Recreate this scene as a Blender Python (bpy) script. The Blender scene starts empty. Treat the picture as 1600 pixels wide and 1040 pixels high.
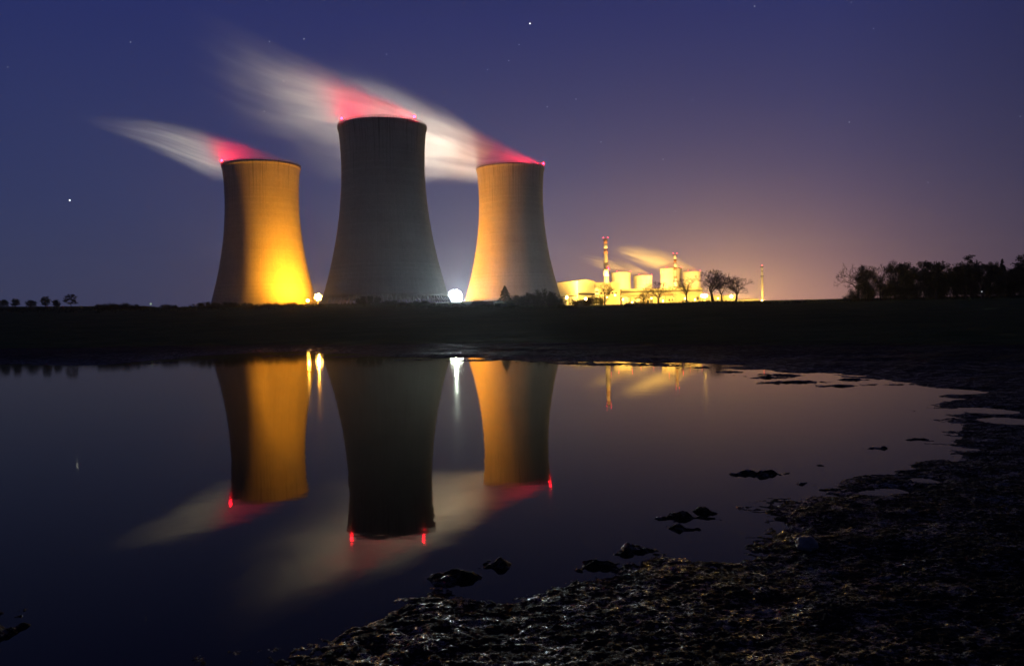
import bpy, math, random
import numpy as np
from math import radians, sin, cos, tan, pi, sqrt, atan2
from mathutils import Vector, Matrix

random.seed(11)
scene = bpy.context.scene
C = scene.collection

# ------------------------------------------------------------------ camera
FPX, EYE = 1300.0, 1.5                      # focal length in pixels of the 1600 px wide frame, eye height over the water
PITCH, ROLL = math.atan(15 / FPX), math.atan(0.022)
_r, _f = Vector((1, 0, 0)), Vector((0, cos(PITCH), -sin(PITCH)))
_u = Vector((0, sin(PITCH), cos(PITCH)))
CR = _r * cos(ROLL) - _u * sin(ROLL)
CU = _u * cos(ROLL) + _r * sin(ROLL)
cam = bpy.data.cameras.new("camera")
cam.sensor_width = 36.0
cam.lens = 36.0 * FPX / 1600.0
cam.clip_start, cam.clip_end = 0.1, 60000
co = bpy.data.objects.new("camera", cam)
C.objects.link(co)
M = Matrix((CR, CU, -_f)).transposed().to_4x4()
M.translation = (0, 0, EYE)
co.matrix_world = M
scene.camera = co

# ------------------------------------------------------------------ node helpers
class V:
    """a float socket one can do arithmetic with"""
    def __init__(s, nt, k): s.nt, s.k = nt, k
    def op(s, o, *a, clamp=False):
        n = s.nt.nodes.new("ShaderNodeMath"); n.operation = o; n.use_clamp = clamp
        for i, x in enumerate((s,) + a):
            if isinstance(x, V): s.nt.links.new(x.k, n.inputs[i])
            else: n.inputs[i].default_value = x
        return V(s.nt, n.outputs[0])
    def __add__(s, o): return s.op("ADD", o)
    def __radd__(s, o): return s.op("ADD", o)
    def __sub__(s, o): return s.op("SUBTRACT", o)
    def __rsub__(s, o): return s.op("MULTIPLY", -1.0).op("ADD", o)
    def __mul__(s, o): return s.op("MULTIPLY", o)
    def __rmul__(s, o): return s.op("MULTIPLY", o)
    def __truediv__(s, o): return s.op("DIVIDE", o)
    def __rtruediv__(s, o):
        n = s.nt.nodes.new("ShaderNodeMath"); n.operation = "DIVIDE"; n.inputs[0].default_value = o
        s.nt.links.new(s.k, n.inputs[1]); return V(s.nt, n.outputs[0])
    def pw(s, o): return s.op("POWER", o)
    def sq(s): return s.op("MULTIPLY", s)
    def sat(s): return s.op("ADD", 0.0, clamp=True)
    def mx(s, o): return s.op("MAXIMUM", o)
    def mn(s, o): return s.op("MINIMUM", o)

def xyz(nt, sock):
    n = nt.nodes.new("ShaderNodeSeparateXYZ"); nt.links.new(sock, n.inputs[0])
    return [V(nt, n.outputs[i]) for i in range(3)]

def comb(nt, a, b, c):
    n = nt.nodes.new("ShaderNodeCombineXYZ")
    for i, x in enumerate((a, b, c)):
        if isinstance(x, V): nt.links.new(x.k, n.inputs[i])
        else: n.inputs[i].default_value = x
    return n.outputs[0]

def noise(nt, vec, scale, detail=4, rough=0.55, dist=0.0):
    n = nt.nodes.new("ShaderNodeTexNoise")
    n.inputs["Scale"].default_value = scale; n.inputs["Detail"].default_value = detail
    n.inputs["Roughness"].default_value = rough; n.inputs["Distortion"].default_value = dist
    if vec is not None: nt.links.new(vec, n.inputs["Vector"])
    return V(nt, n.outputs["Fac"])

def ramp(nt, v, stops):
    n = nt.nodes.new("ShaderNodeValToRGB")
    e = n.color_ramp.elements
    while len(e) > 1: e.remove(e[-1])
    e[0].position = stops[0][0]; e[0].color = (*stops[0][1], 1)
    for p, c in stops[1:]:
        x = e.new(p); x.color = (*c, 1)
    nt.links.new(v.k, n.inputs[0])
    return n.outputs[0]

def mixrgb(nt, fac, a, b, mode="MIX"):
    n = nt.nodes.new("ShaderNodeMix"); n.data_type = "RGBA"; n.blend_type = mode
    for i, x in ((0, fac), (6, a), (7, b)):
        if isinstance(x, V): nt.links.new(x.k, n.inputs[i])
        elif hasattr(x, "node"): nt.links.new(x, n.inputs[i])
        elif i == 0: n.inputs[i].default_value = x
        else: n.inputs[i].default_value = (*x, 1)
    return n.outputs[2]

def scale_rgb(nt, v, rgb):
    return comb(nt, v * rgb[0], v * rgb[1], v * rgb[2])

def addvec(nt, a, b):
    n = nt.nodes.new("ShaderNodeVectorMath"); n.operation = "ADD"
    nt.links.new(a, n.inputs[0]); nt.links.new(b, n.inputs[1])
    return n.outputs[0]

# ------------------------------------------------------------------ world: deep dusk sky with the glow over the plant
GLOW_AZ = atan2(360, FPX)                   # azimuth of the lit plant
w = bpy.data.worlds.new("World"); scene.world = w; w.use_nodes = True
nt = w.node_tree; nt.nodes.clear()
out = nt.nodes.new("ShaderNodeOutputWorld"); bg = nt.nodes.new("ShaderNodeBackground")
nt.links.new(bg.outputs[0], out.inputs[0])
sky = nt.nodes.new("ShaderNodeTexSky"); sky.sky_type = "NISHITA"; sky.sun_disc = False
sky.sun_elevation = radians(-4.0); sky.sun_rotation = GLOW_AZ; sky.altitude = 400
SKY_STRENGTH = 0.06
HAZE = 0.00008
tc = nt.nodes.new("ShaderNodeTexCoord")
dx, dy, dz = xyz(nt, tc.outputs["Generated"])
el = dz.op("ARCSINE"); az = dx.op("ARCTAN2", dy)
elp = el.mx(0.0)
t_el = (elp / radians(40)).sat()
base = ramp(nt, t_el, [(0.0, (0.037, 0.051, 0.112)), (0.2, (0.025, 0.038, 0.120)), (0.5, (0.0145, 0.0235, 0.122)), (0.75, (0.010, 0.013, 0.05)), (1.0, (0.006, 0.008, 0.025))])
da = az - GLOW_AZ
q1 = (da / radians(10.5)).sq() + (elp / radians(5.0)).sq()
g1 = 1.0 / (1.0 + q1).pw(1.55)
q2 = ((da + radians(9)) / radians(14.0)).sq() + (elp / radians(10.5)).sq()
g2 = (q2 * -1.0).op("EXPONENT")
edge = ((az - radians(21)) / radians(13)).sat()          # sky gets darker away from the glow to the right
colv = addvec(nt, base, addvec(nt, scale_rgb(nt, g1, (0.62, 0.27, 0.12)), scale_rgb(nt, g2, (0.027, 0.022, 0.042))))
nish = nt.nodes.new("ShaderNodeVectorMath"); nish.operation = "SCALE"
nt.links.new(sky.outputs[0], nish.inputs[0]); nish.inputs[3].default_value = SKY_STRENGTH
tot = addvec(nt, colv, nish.outputs[0])
dk = nt.nodes.new("ShaderNodeVectorMath"); dk.operation = "SCALE"
nt.links.new(tot, dk.inputs[0]); nt.links.new((1.0 - edge * 0.35).k, dk.inputs[3])
nt.links.new(dk.outputs[0], bg.inputs[0]); bg.inputs[1].default_value = 1.0

scene.view_settings.view_transform = "Standard"
scene.view_settings.look = "None"
scene.view_settings.exposure = 0.0
scene.view_settings.gamma = 1.0
scene.view_settings.use_curve_mapping = False
cy = scene.cycles
cy.use_denoising = True
cy.max_bounces = 8; cy.diffuse_bounces = 3; cy.glossy_bounces = 3; cy.transmission_bounces = 2; cy.volume_bounces = 3; cy.transparent_max_bounces = 12
cy.sample_clamp_indirect = 4.0
cy.caustics_reflective = False; cy.caustics_refractive = False
cy.volume_step_rate = 1.0; cy.volume_max_steps = 256
cy.use_light_tree = True

# ------------------------------------------------------------------ projecting helpers
def ray(px, py):
    return _f + CR * ((px - 800) / FPX) + CU * ((520 - py) / FPX)
def at(px, py, Y):
    d = ray(px, py); k = Y / d.y
    return Vector((0, 0, EYE)) + d * k
def on_water(px, py):
    d = ray(px, py); k = -EYE / d.z
    return (d.x * k, d.y * k)
def up_slope(px, py):                       # height gained per metre of depth along the sight line
    d = ray(px, py); return d.z / d.y
def ppx(x, y): return 800 + FPX * x / max(y, 1e-3)

# ------------------------------------------------------------------ numpy noise
def _hash(ix, iy, s):
    h = (ix.astype(np.int64) * 374761393 + iy.astype(np.int64) * 668265263 + s * 974634777) & 0xFFFFFFFF
    h = ((h ^ (h >> 13)) * 1274126177) & 0xFFFFFFFF
    return ((h ^ (h >> 16)) & 0xFFFFFF) / float(0xFFFFFF)
def vnoise(x, y, s=0):
    ix, iy = np.floor(x), np.floor(y); fx, fy = x - ix, y - iy
    fx = fx * fx * fx * (fx * (fx * 6 - 15) + 10); fy = fy * fy * fy * (fy * (fy * 6 - 15) + 10)
    a, b = _hash(ix, iy, s), _hash(ix + 1, iy, s)
    c, d = _hash(ix, iy + 1, s), _hash(ix + 1, iy + 1, s)
    return (a + (b - a) * fx) * (1 - fy) + (c + (d - c) * fx) * fy
def fbm(x, y, n=4, s=0, g=0.5):
    t, a, tot = 0, 1.0, 0
    for k in range(n):
        t = t + a * (vnoise(x * 2 ** k + 17.3 * k, y * 2 ** k - 9.1 * k, s + k) * 2 - 1); tot += a; a *= g
    return t / tot

# ------------------------------------------------------------------ object helpers
def tag(o, label=None, cat=None, group=None, kind=None):
    if label: o["label"] = label
    if cat: o["category"] = cat
    if group: o["group"] = group
    if kind: o["kind"] = kind
    return o
def empty(name, loc, rz=0.0):
    o = bpy.data.objects.new(name, None); C.objects.link(o)
    o.location = loc; o.rotation_euler = (0, 0, rz); o.empty_display_size = 1
    return o
def mesh_obj(name, verts, faces, mat, parent=None, smooth=False, loc=(0, 0, 0)):
    me = bpy.data.meshes.new(name); me.from_pydata([tuple(v) for v in verts], [], faces); me.update()
    if smooth: me.polygons.foreach_set("use_smooth", [True] * len(me.polygons))
    if mat: me.materials.append(mat)
    o = bpy.data.objects.new(name, me); C.objects.link(o)
    o.parent = parent; o.location = loc
    return o
def children(o): return [c for c in bpy.data.objects if c.parent == o]
def copy_tree(o, parent=None):
    c = o.copy(); C.objects.link(c)
    if parent: c.parent = parent
    for ch in KIDS.get(o.name, children(o)): copy_tree(ch, c)
    return c
KIDS = {}

class MB:
    """collects shapes for one mesh"""
    def __init__(s): s.v, s.f = [], []
    def add(s, vs, fs):
        n = len(s.v); s.v += [tuple(v) for v in vs]; s.f += [tuple(n + i for i in f) for f in fs]; return s
    def box(s, x0, x1, y0, y1, z0, z1):
        return s.add([(x0, y0, z0), (x1, y0, z0), (x1, y1, z0), (x0, y1, z0), (x0, y0, z1), (x1, y0, z1), (x1, y1, z1), (x0, y1, z1)],
                     [(0, 3, 2, 1), (4, 5, 6, 7), (0, 1, 5, 4), (1, 2, 6, 5), (2, 3, 7, 6), (3, 0, 4, 7)])
    def tube(s, pts, rads, n=6, cap=True):
        pts = [Vector(p) for p in pts]; ring = []
        vs, fs = [], []
        for i, p in enumerate(pts):
            d = (pts[min(i + 1, len(pts) - 1)] - pts[max(i - 1, 0)]).normalized()
            a = d.orthogonal().normalized() if i == 0 or abs(a.dot(d)) > 0.95 else (a - d * a.dot(d)).normalized()
            b = d.cross(a)
            for k in range(n):
                t = 2 * pi * k / n; vs.append(p + (a * cos(t) + b * sin(t)) * rads[i])
        for i in range(len(pts) - 1):
            for k in range(n):
                k2 = (k + 1) % n; fs.append((i * n + k, i * n + k2, (i + 1) * n + k2, (i + 1) * n + k))
        if cap:
            fs.append(tuple(range(n - 1, -1, -1))); fs.append(tuple((len(pts) - 1) * n + k for k in range(n)))
        return s.add(vs, fs)
    def lathe(s, prof, n=24, cx=0, cy_=0, closed=False):
        vs = [(cx + r * cos(2 * pi * k / n), cy_ + r * sin(2 * pi * k / n), z) for r, z in prof for k in range(n)]
        m = len(prof); fs = []
        for i in range(m if closed else m - 1):
            j = (i + 1) % m
            for k in range(n):
                k2 = (k + 1) % n; fs.append((i * n + k, i * n + k2, j * n + k2, j * n + k))
        return s.add(vs, fs)
    def prism(s, poly, z0, z1):
        n = len(poly); vs = [(x, y, z0) for x, y in poly] + [(x, y, z1) for x, y in poly]
        return s.add(vs, [tuple(range(n - 1, -1, -1)), tuple(range(n, 2 * n))] + [(k, (k + 1) % n, n + (k + 1) % n, n + k) for k in range(n)])
    def build(s, name, mat, parent=None, smooth=False, loc=(0, 0, 0)):
        return mesh_obj(name, s.v, s.f, mat, parent, smooth, loc)

# ------------------------------------------------------------------ materials
def new_mat(name):
    m = bpy.data.materials.new(name); m.use_nodes = True
    t = m.node_tree; b = t.nodes["Principled BSDF"]
    return m, t, b
def simple(name, col, rough=0.7, metal=0.0, var=0.25, scale=2.0, bump=0.0):
    m, t, b = new_mat(name)
    tcn = t.nodes.new("ShaderNodeTexCoord")
    n = noise(t, tcn.outputs["Object"], scale, 5)
    c0 = tuple(c * (1 - var) for c in col); c1 = tuple(min(1, c * (1 + var)) for c in col)
    t.links.new(ramp(t, n, [(0.25, c0), (0.75, c1)]), b.inputs["Base Color"])
    b.inputs["Roughness"].default_value = rough; b.inputs["Metallic"].default_value = metal
    if bump:
        bn = t.nodes.new("ShaderNodeBump"); bn.inputs["Strength"].default_value = bump
        t.links.new(noise(t, tcn.outputs["Object"], scale * 6, 4).k, bn.inputs["Height"]); t.links.new(bn.outputs[0], b.inputs["Normal"])
    return m
def glow(name, col, strength):
    m, t, b = new_mat(name)
    b.inputs["Base Color"].default_value = (0.05, 0.05, 0.05, 1)
    b.inputs["Emission Color"].default_value = (*col, 1); b.inputs["Emission Strength"].default_value = strength
    return m

def concrete_mat(name, ribs=160, lift=1.5, col=(0.29, 0.278, 0.25)):
    m, t, b = new_mat(name)
    tcn = t.nodes.new("ShaderNodeTexCoord")
    x, y, z = xyz(t, tcn.outputs["Object"])
    a = y.op("ARCTAN2", x) * (1 / (2 * pi))
    fr = (a * ribs).op("FRACT") - 0.5
    ribv = fr.op("ABSOLUTE")                                 # 0 in the middle of a panel, .5 at its joint
    joint = ((ribv - 0.44) * 16).sat()
    lf = (((z / lift).op("FRACT") - 0.5).op("ABSOLUTE") - 0.43)
    lj = (lf * 14).sat()
    # panel to panel tone, streaks running down from the rim, broad clouds
    panel = comb(t, (a * ribs).op("FLOOR"), (z / lift).op("FLOOR"), 0.0)
    wn = t.nodes.new("ShaderNodeTexWhiteNoise"); t.links.new(panel, wn.inputs["Vector"])
    pv = V(t, wn.outputs["Value"])
    liftv = t.nodes.new("ShaderNodeTexWhiteNoise"); liftv.noise_dimensions = "1D"
    t.links.new((z / lift).op("FLOOR").k, liftv.inputs["W"]); lv = V(t, liftv.outputs["Value"])
    sv = comb(t, (a * 2 * pi).op("COSINE") * 26.0, (a * 2 * pi).op("SINE") * 26.0, z * 0.012)
    streak = noise(t, sv, 1.6, 5, 0.65)
    stain = ((streak - 0.50) * 5.0).sat() * ((z - 62.0) / 55.0).sat().pw(1.2)
    cloud = noise(t, tcn.outputs["Object"], 0.045, 5, 0.6)
    k = 0.93 + pv * 0.08 + lv * 0.08 - joint * 0.18 - lj * 0.14 - stain * 0.6 + (cloud - 0.5) * 0.5 + (streak - 0.5) * 0.35
    t.links.new(scale_rgb(t, k, col), b.inputs["Base Color"])
    b.inputs["Roughness"].default_value = 0.85
    b.inputs["Specular IOR Level"].default_value = 0.25
    bn = t.nodes.new("ShaderNodeBump"); bn.inputs["Strength"].default_value = 0.5; bn.inputs["Distance"].default_value = 0.25
    t.links.new((1.0 - joint * 0.8 - lj * 0.4 + cloud * 0.3).k, bn.inputs["Height"]); t.links.new(bn.outputs[0], b.inputs["Normal"])
    return m

M_CONC = concrete_mat("tower_concrete")
M_CONC_FAR = concrete_mat("far_tower_concrete", 60, 6.0, (0.34, 0.32, 0.28))
M_RAIL = simple("rail_metal", (0.10, 0.10, 0.11), 0.5, 0.6)
M_CHIM_RAIL = simple("rim_concrete", (0.24, 0.23, 0.21), 0.8)
M_STEEL = simple("lamp_steel", (0.22, 0.22, 0.22), 0.45, 0.8)
M_BARK = simple("bark", (0.045, 0.034, 0.026), 0.95, 0, 0.35, 3.0, 0.4)
M_TWIG = simple("twig", (0.050, 0.036, 0.028), 0.95, 0, 0.3, 2.0)
M_LEAF = simple("leaf", (0.040, 0.060, 0.018), 0.8, 0, 0.45, 0.6)
M_LEAF_DARK = simple("hedge_leaf", (0.030, 0.038, 0.016), 0.85, 0, 0.45, 0.7)
M_NEEDLE = simple("needle", (0.022, 0.042, 0.020), 0.85, 0, 0.4, 0.7)
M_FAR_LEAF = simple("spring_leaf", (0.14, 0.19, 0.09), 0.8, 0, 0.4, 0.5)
M_RED = glow("red_lamp", (1.0, 0.004, 0.015), 110)
M_RED_FAR = glow("red_lamp_far", (1.0, 0.03, 0.07), 14)
M_SOD = glow("sodium_lamp", (1.0, 0.55, 0.14), 20)
M_SOD_FAR = glow("sodium_lamp_far", (1.0, 0.62, 0.22), 30)
M_WHITE = glow("white_lamp", (0.82, 0.97, 1.0), 22)
M_STAR = glow("star_light", (0.85, 0.9, 1.0), 0.50)
M_STAR_B = glow("bright_star_light", (0.9, 0.95, 1.0), 2.2)

# ------------------------------------------------------------------ terrain
SHORE_PX = [(-20, 569), (60, 568), (170, 569), (250, 562), (320, 554), (400, 550), (480, 548), (560, 554), (640, 558), (700, 558), (780, 560), (880, 563), (960, 566),
            (1040, 566), (1090, 567), (1150, 570), (1200, 578), (1240, 582), (1300, 582), (1360, 588), (1420, 600), (1470, 612), (1500, 632), (1508, 660), (1490, 690), (1470, 712),
            (1420, 728), (1390, 740), (1340, 744), (1300, 752), (1270, 772), (1240, 800), (1215, 840), (1195, 880), (1130, 892), (1060, 884), (1020, 868), (980, 880), (930, 905),
            (880, 918), (800, 930), (740, 934), (690, 930), (640, 945), (590, 962), (540, 985), (500, 1015), (470, 1050), (430, 1120), (380, 1300), (200, 1700)]
SHORE = [on_water(*p) for p in SHORE_PX]
SHORE += [(-2.6, 0.6), (-9, 0.5), (-16, 1.2), (-40, 6), (-75, 14), (-80, 34), (-48, 40)]
PUDDLES = [(1500, 611, 0.42), (1555, 642, 0.34), (1590, 658, 0.34), (1400, 768, 0.13), (1365, 772, 0.10), (1450, 752, 0.12)]
ISLES = [(12, 955, 0.14), (-20, 990, 0.14), (1185, 740, 0.17), (1075, 808, 0.15), (1060, 827, 0.10), (1275, 727, 0.10), (1298, 603, 0.45), (1243, 597, 0.6), (1258, 755, 0.10), (1440, 687, 0.14), (1370, 700, 0.1),
         (770, 884, 0.11), (715, 904, 0.12), (1000, 860, 0.14), (940, 884, 0.14), (1100, 800, 0.10), (330, 562, 0.5), (1205, 590, 0.35), (560, 557, 1.2), (430, 556, 0.7), (740, 563, 0.9), (900, 567, 0.8), (960, 569, 0.9), (1010, 570, 0.8), (1045, 571, 0.6), (1100, 574, 0.6), (1145, 581, 0.35), (1215, 586, 0.6), (1330, 593, 0.4), (1370, 601, 0.35), (840, 564, 0.9), (470, 553, 0.9), (650, 562, 0.8), (250, 567, 0.7)]
SKYLINE = [(-400, 484), (0, 482), (130, 482), (340, 479), (500, 475.5), (600, 475), (700, 475.5), (800, 477), (880, 479), (1000, 477.5), (1050, 474), (1100, 471), (1200, 472.5), (1290, 470), (1400, 466), (1600, 462), (2000, 460)]
GRASS0 = [(-400, 548), (0, 546), (400, 540), (800, 537), (1200, 540), (1600, 544), (2000, 548)]
YC = 280.0
_sp = np.array([p[0] for p in SKYLINE], float); _se = np.array([up_slope(*p) for p in SKYLINE])
_gp = np.array([p[0] for p in GRASS0], float); _gr = np.array([-1.3 / up_slope(*p) for p in GRASS0])
_zp = np.array([-400, 0, 230, 330, 410, 480, 540, 602, 700, 805, 860, 900, 1100, 1600, 2000], float)
def _line(px, Y, m=1.2): return EYE + (np.interp(px, _sp, _se) - m / FPX) * Y
_z6 = np.array([_line(-400, 600), _line(0, 600), _line(230, 600), 11.0, 7.0, 9.0, 14.5, 16.0, 16.3, 16.4, 14, _line(900, 600), _line(1100, 600, 3), _line(1600, 600), _line(2000, 600)])

def sdf(x, y):
    P = np.array(SHORE); Q = np.roll(P, -1, axis=0)
    d = np.full(x.shape, 1e9); s = np.ones(x.shape)
    for (ax, ay), (bx, by) in zip(P, Q):
        ex, ey = bx - ax, by - ay; wx, wy = x - ax, y - ay
        t = np.clip((wx * ex + wy * ey) / (ex * ex + ey * ey + 1e-12), 0, 1)
        d = np.minimum(d, (wx - ex * t) ** 2 + (wy - ey * t) ** 2)
        c = ((y >= ay) & (y < by) & (ex * wy > ey * wx)) | ((y < ay) & (y >= by) & (ex * wy < ey * wx))
        s = np.where(c, -s, s)
    return np.sqrt(d) * s

def terrain(x, y, detail=True):
    x = np.asarray(x, float); y = np.asarray(y, float)
    r = np.hypot(x, y); a = np.arctan2(x, y)
    ac = np.clip(a, -radians(40), radians(40))
    px = 800 + FPX * np.tan(ac); Y = r * np.cos(ac)
    sd = np.full(x.shape, 60.0); near = r < 140
    if near.any(): sd[near] = sdf(x[near], y[near])
    far = np.clip((r - 12) / 25, 0, 1)
    # the flat muddy shore
    z = np.where(sd < 0, np.maximum(np.where(sd > -0.8, sd * 0.03, -0.024 + (sd + 0.8) * 0.08), -0.35), 0.16 * (1 - np.exp(-np.maximum(sd, 0) / 7.0)) + 0.05 * (1 - np.exp(-np.maximum(sd, 0) / 1.2)) + 0.004)
    # grass slope up to the crest, then the plateau the plant stands on
    r0 = np.interp(px, _gp, _gr); zc = EYE + np.interp(px, _sp, _se) * YC
    t = np.clip((Y - r0) / (YC - r0), 0, 1)
    z = z + (zc - 0.2) * t ** 1.25 * np.clip(sd / 10, 0, 1)
    z6 = np.interp(px, _zp, _z6)
    z12 = np.where(px > 850, _line(px, 1250, 2.0), z6)
    z12 = np.where((px > 800) & (px <= 900), z6 + (_line(900., 1250, 2.0) - z6) * (px - 800) / 100, z12)
    k = np.clip((Y - YC) / (570 - YC), 0, 1); k = k * k * (3 - 2 * k)
    z = np.where(Y > YC, zc + (z6 - zc) * k, z)
    k2 = np.clip((Y - 800) / 400, 0, 1); z = np.where(Y > 800, z6 + (z12 - z6) * k2, z)
    k3 = np.clip((Y - 1300) / 2000, 0, 1); z = np.where(Y > 1300, z12 + (16 - z12) * k3, z)
    grass = np.clip((Y - r0) / 6.0 + 0.5 * fbm(x * 0.35, y * 0.35, 3, 5), 0, 1)
    if detail:
        n1 = fbm(x * 0.55, y * 0.55, 4, 1); n2 = fbm(x * 2.4, y * 2.4, 4, 7); n3 = fbm(x * 11, y * 11, 4, 21); n4 = 1 - 2 * np.abs(fbm(x * 27, y * 27, 3, 41))
        shore_w = np.exp(-(sd / 2.5) ** 2)
        amp = np.where(r < 200, 1.0, 0.0)
        bed = np.where(sd < -1.2, np.clip(1 - (-sd - 1.2) / 1.0, 0.0, 1), 1.0)
        z = z + amp * bed * (n1 * (0.014 + 0.075 * far) + n2 * (0.008 + 0.012 * shore_w) + (1 - np.abs(n3) * 2) * (0.0035 + 0.007 * shore_w) * (r < 60) + n4 * 0.0045 * (r < 20) - 0.008)
        for pxx, pyy, rad in PUDDLES:
            cx, cyy = on_water(pxx, pyy)
            q = ((x - cx) / rad) ** 2 + ((y - cyy) / (rad * 1.3)) ** 2
            z = z - (0.11 + 0.06 * n2) * (1.0 if pyy < 720 else 0.6) * np.exp(-q)
        for pxx, pyy, rad in ISLES:
            cx, cyy = on_water(pxx, pyy)
            q = ((x - cx) / (rad * 1.45)) ** 2 + ((y - cyy) / (rad * 1.0)) ** 2
            e = np.exp(-q)
            nw = np.clip((14 - r) / 6, 0, 1)
            hi = (e * 1.25 - 0.80 + (1.0 - 0.5 * nw) * n2 + (0.5 + 0.6 * nw) * n3) * 0.045 - 0.02 * (1 - np.clip(e * 3, 0, 1))
            z = np.where((sd < 0.3) & (e > 0.15), np.maximum(z, hi), z)
        z = z + grass * (fbm(x * 0.2, y * 0.2, 4, 31) * 0.25 * np.clip((r - 60) / 60, 0, 1) * (Y < 600))
    return z, grass, sd

def ground_z(x, y):
    z, g, s = terrain(np.array([x]), np.array([y]), False)
    return float(z[0])

def make_ground():
    fine = np.arange(-35, 35.01, 0.09)
    azs = np.radians(np.concatenate([np.arange(-180, -35, 2.5), fine, np.arange(37.5, 180, 2.5)]))
    def geo(a, b, q): return np.exp(np.arange(np.log(a), np.log(b), q))
    rs = np.concatenate([geo(0.3, 2.6, 0.08), geo(2.6, 9, 0.003), geo(9, 16, 0.0042), geo(16, 60, 0.005), geo(60, 400, 0.013), geo(400, 4600, 0.04)])
    na, nr = len(azs), len(rs)
    R, A = np.meshgrid(rs, azs, indexing="ij")
    X = (R * np.sin(A)).ravel(); Y = (R * np.cos(A)).ravel()
    Z, G, S = terrain(X, Y)
    z0 = terrain(np.array([0.0]), np.array([0.0]))[0][0]
    co_ = np.column_stack([np.append(X, 0), np.append(Y, 0), np.append(Z, z0)]).astype(np.float32)
    i = np.arange(nr - 1)[:, None] * na; k = np.arange(na)[None, :]; k2 = (k + 1) % na
    quads = np.stack([i + k, i + na + k, i + na + k2, i + k2], -1).reshape(-1, 4)
    tri = np.column_stack([np.full(na, nr * na), np.arange(na), (np.arange(na) + 1) % na])
    me = bpy.data.meshes.new("ground")
    me.vertices.add(len(co_)); me.vertices.foreach_set("co", co_.ravel())
    nl = quads.size + tri.size
    me.loops.add(nl); me.loops.foreach_set("vertex_index", np.concatenate([quads.ravel(), tri.ravel()]).astype(np.int32))
    me.polygons.add(len(quads) + len(tri))
    starts = np.concatenate([np.arange(len(quads)) * 4, quads.size + np.arange(len(tri)) * 3]).astype(np.int32)
    me.polygons.foreach_set("loop_start", starts)
    me.update(calc_edges=True); me.validate()
    me.polygons.foreach_set("use_smooth", np.ones(len(me.polygons), bool))
    at_ = me.attributes.new("grass", "FLOAT", "POINT"); at_.data.foreach_set("value", np.append(G, 0).astype(np.float32))
    o = bpy.data.objects.new("ground", me); C.objects.link(o)
    # mud near the water, grass on the slope
    m, t, b = new_mat("ground_mud_and_grass")
    tcn = t.nodes.new("ShaderNodeTexCoord"); P = tcn.outputs["Object"]
    an = t.nodes.new("ShaderNodeAttribute"); an.attribute_name = "grass"; g = V(t, an.outputs["Fac"])
    x, y, z = xyz(t, P)
    n1 = noise(t, P, 1.3, 6, 0.6); n2 = noise(t, P, 14, 6, 0.65); n3 = noise(t, P, 0.12, 5, 0.6)
    mud = ramp(t, n1 * 0.6 + n2 * 0.4, [(0.3, (0.006, 0.005, 0.0045)), (0.5, (0.012, 0.0105, 0.009)), (0.72, (0.026, 0.022, 0.018))])
    grs = ramp(t, n3 * 0.5 + n2 * 0.5, [(0.3, (0.036, 0.062, 0.014)), (0.5, (0.066, 0.102, 0.024)), (0.7, (0.110, 0.132, 0.038))])
    t.links.new(mixrgb(t, g, mud, grs), b.inputs["Base Color"])
    wet = (1.0 - (z - 0.02) / 0.16).sat()
    patch = noise(t, P, 4.5, 4, 0.65)
    gl = ((noise(t, P, 30, 5, 0.75) * 0.62 + patch * 0.38 - 0.515) * 12).sat() * (0.25 + wet * 0.75)      # scattered wet skins
    rough = 0.80 - gl * 0.66 - wet * 0.10 + g * 0.3
    t.links.new(rough.op("MINIMUM", 0.95).mx(0.12).k, b.inputs["Roughness"])
    t.links.new((0.03 + gl * 0.95).k, b.inputs["Specular IOR Level"])
    bn = t.nodes.new("ShaderNodeBump"); bn.inputs["Strength"].default_value = 0.9; bn.inputs["Distance"].default_value = 0.03
    bh = noise(t, P, 22, 5, 0.7) + noise(t, P, 70, 3, 0.6) * 0.4 + g * noise(t, P, 2.0, 6, 0.7) * 3.0
    t.links.new(bh.k, bn.inputs["Height"]); t.links.new(bn.outputs[0], b.inputs["Normal"])
    me.materials.append(m)
    tag(o, "dark muddy pond shore rising to an unlit grass slope below the plant", "ground", kind="structure")
make_ground()

def make_water():
    m, t, b = new_mat("still_pond_water")
    tcn = t.nodes.new("ShaderNodeTexCoord"); P = tcn.outputs["Object"]
    t.nodes.remove(b)
    di = t.nodes.new("ShaderNodeBsdfDiffuse"); di.inputs[0].default_value = (0.016, 0.014, 0.011, 1)
    gls = t.nodes.new("ShaderNodeBsdfGlossy"); gls.inputs["Color"].default_value = (0.93, 0.87, 0.66, 1)   # brownish, silty water
    fr = t.nodes.new("ShaderNodeFresnel"); fr.inputs["IOR"].default_value = 1.20
    mx_ = t.nodes.new("ShaderNodeMixShader"); t.links.new(fr.outputs[0], mx_.inputs[0]); t.links.new(di.outputs[0], mx_.inputs[1]); t.links.new(gls.outputs[0], mx_.inputs[2])
    t.links.new(mx_.outputs[0], t.nodes["Material Output"].inputs["Surface"])
    calm = noise(t, P, 0.25, 3)
    t.links.new((0.036 + (calm - 0.5) * 0.03).mx(0.015).k, gls.inputs["Roughness"])
    bn = t.nodes.new("ShaderNodeBump"); bn.inputs["Strength"].default_value = 0.05; bn.inputs["Distance"].default_value = 0.02
    t.links.new(noise(t, P, 2.2, 3, 0.5).k, bn.inputs["Height"]); t.links.new(bn.outputs[0], gls.inputs["Normal"])
    o = mesh_obj("pond_water", [(-85, -4, 0), (40, -4, 0), (40, 62, 0), (-85, 62, 0)], [(0, 1, 2, 3)], m)
    tag(o, "still dark pond mirroring the floodlit cooling towers", "water", kind="structure")
make_water()

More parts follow.
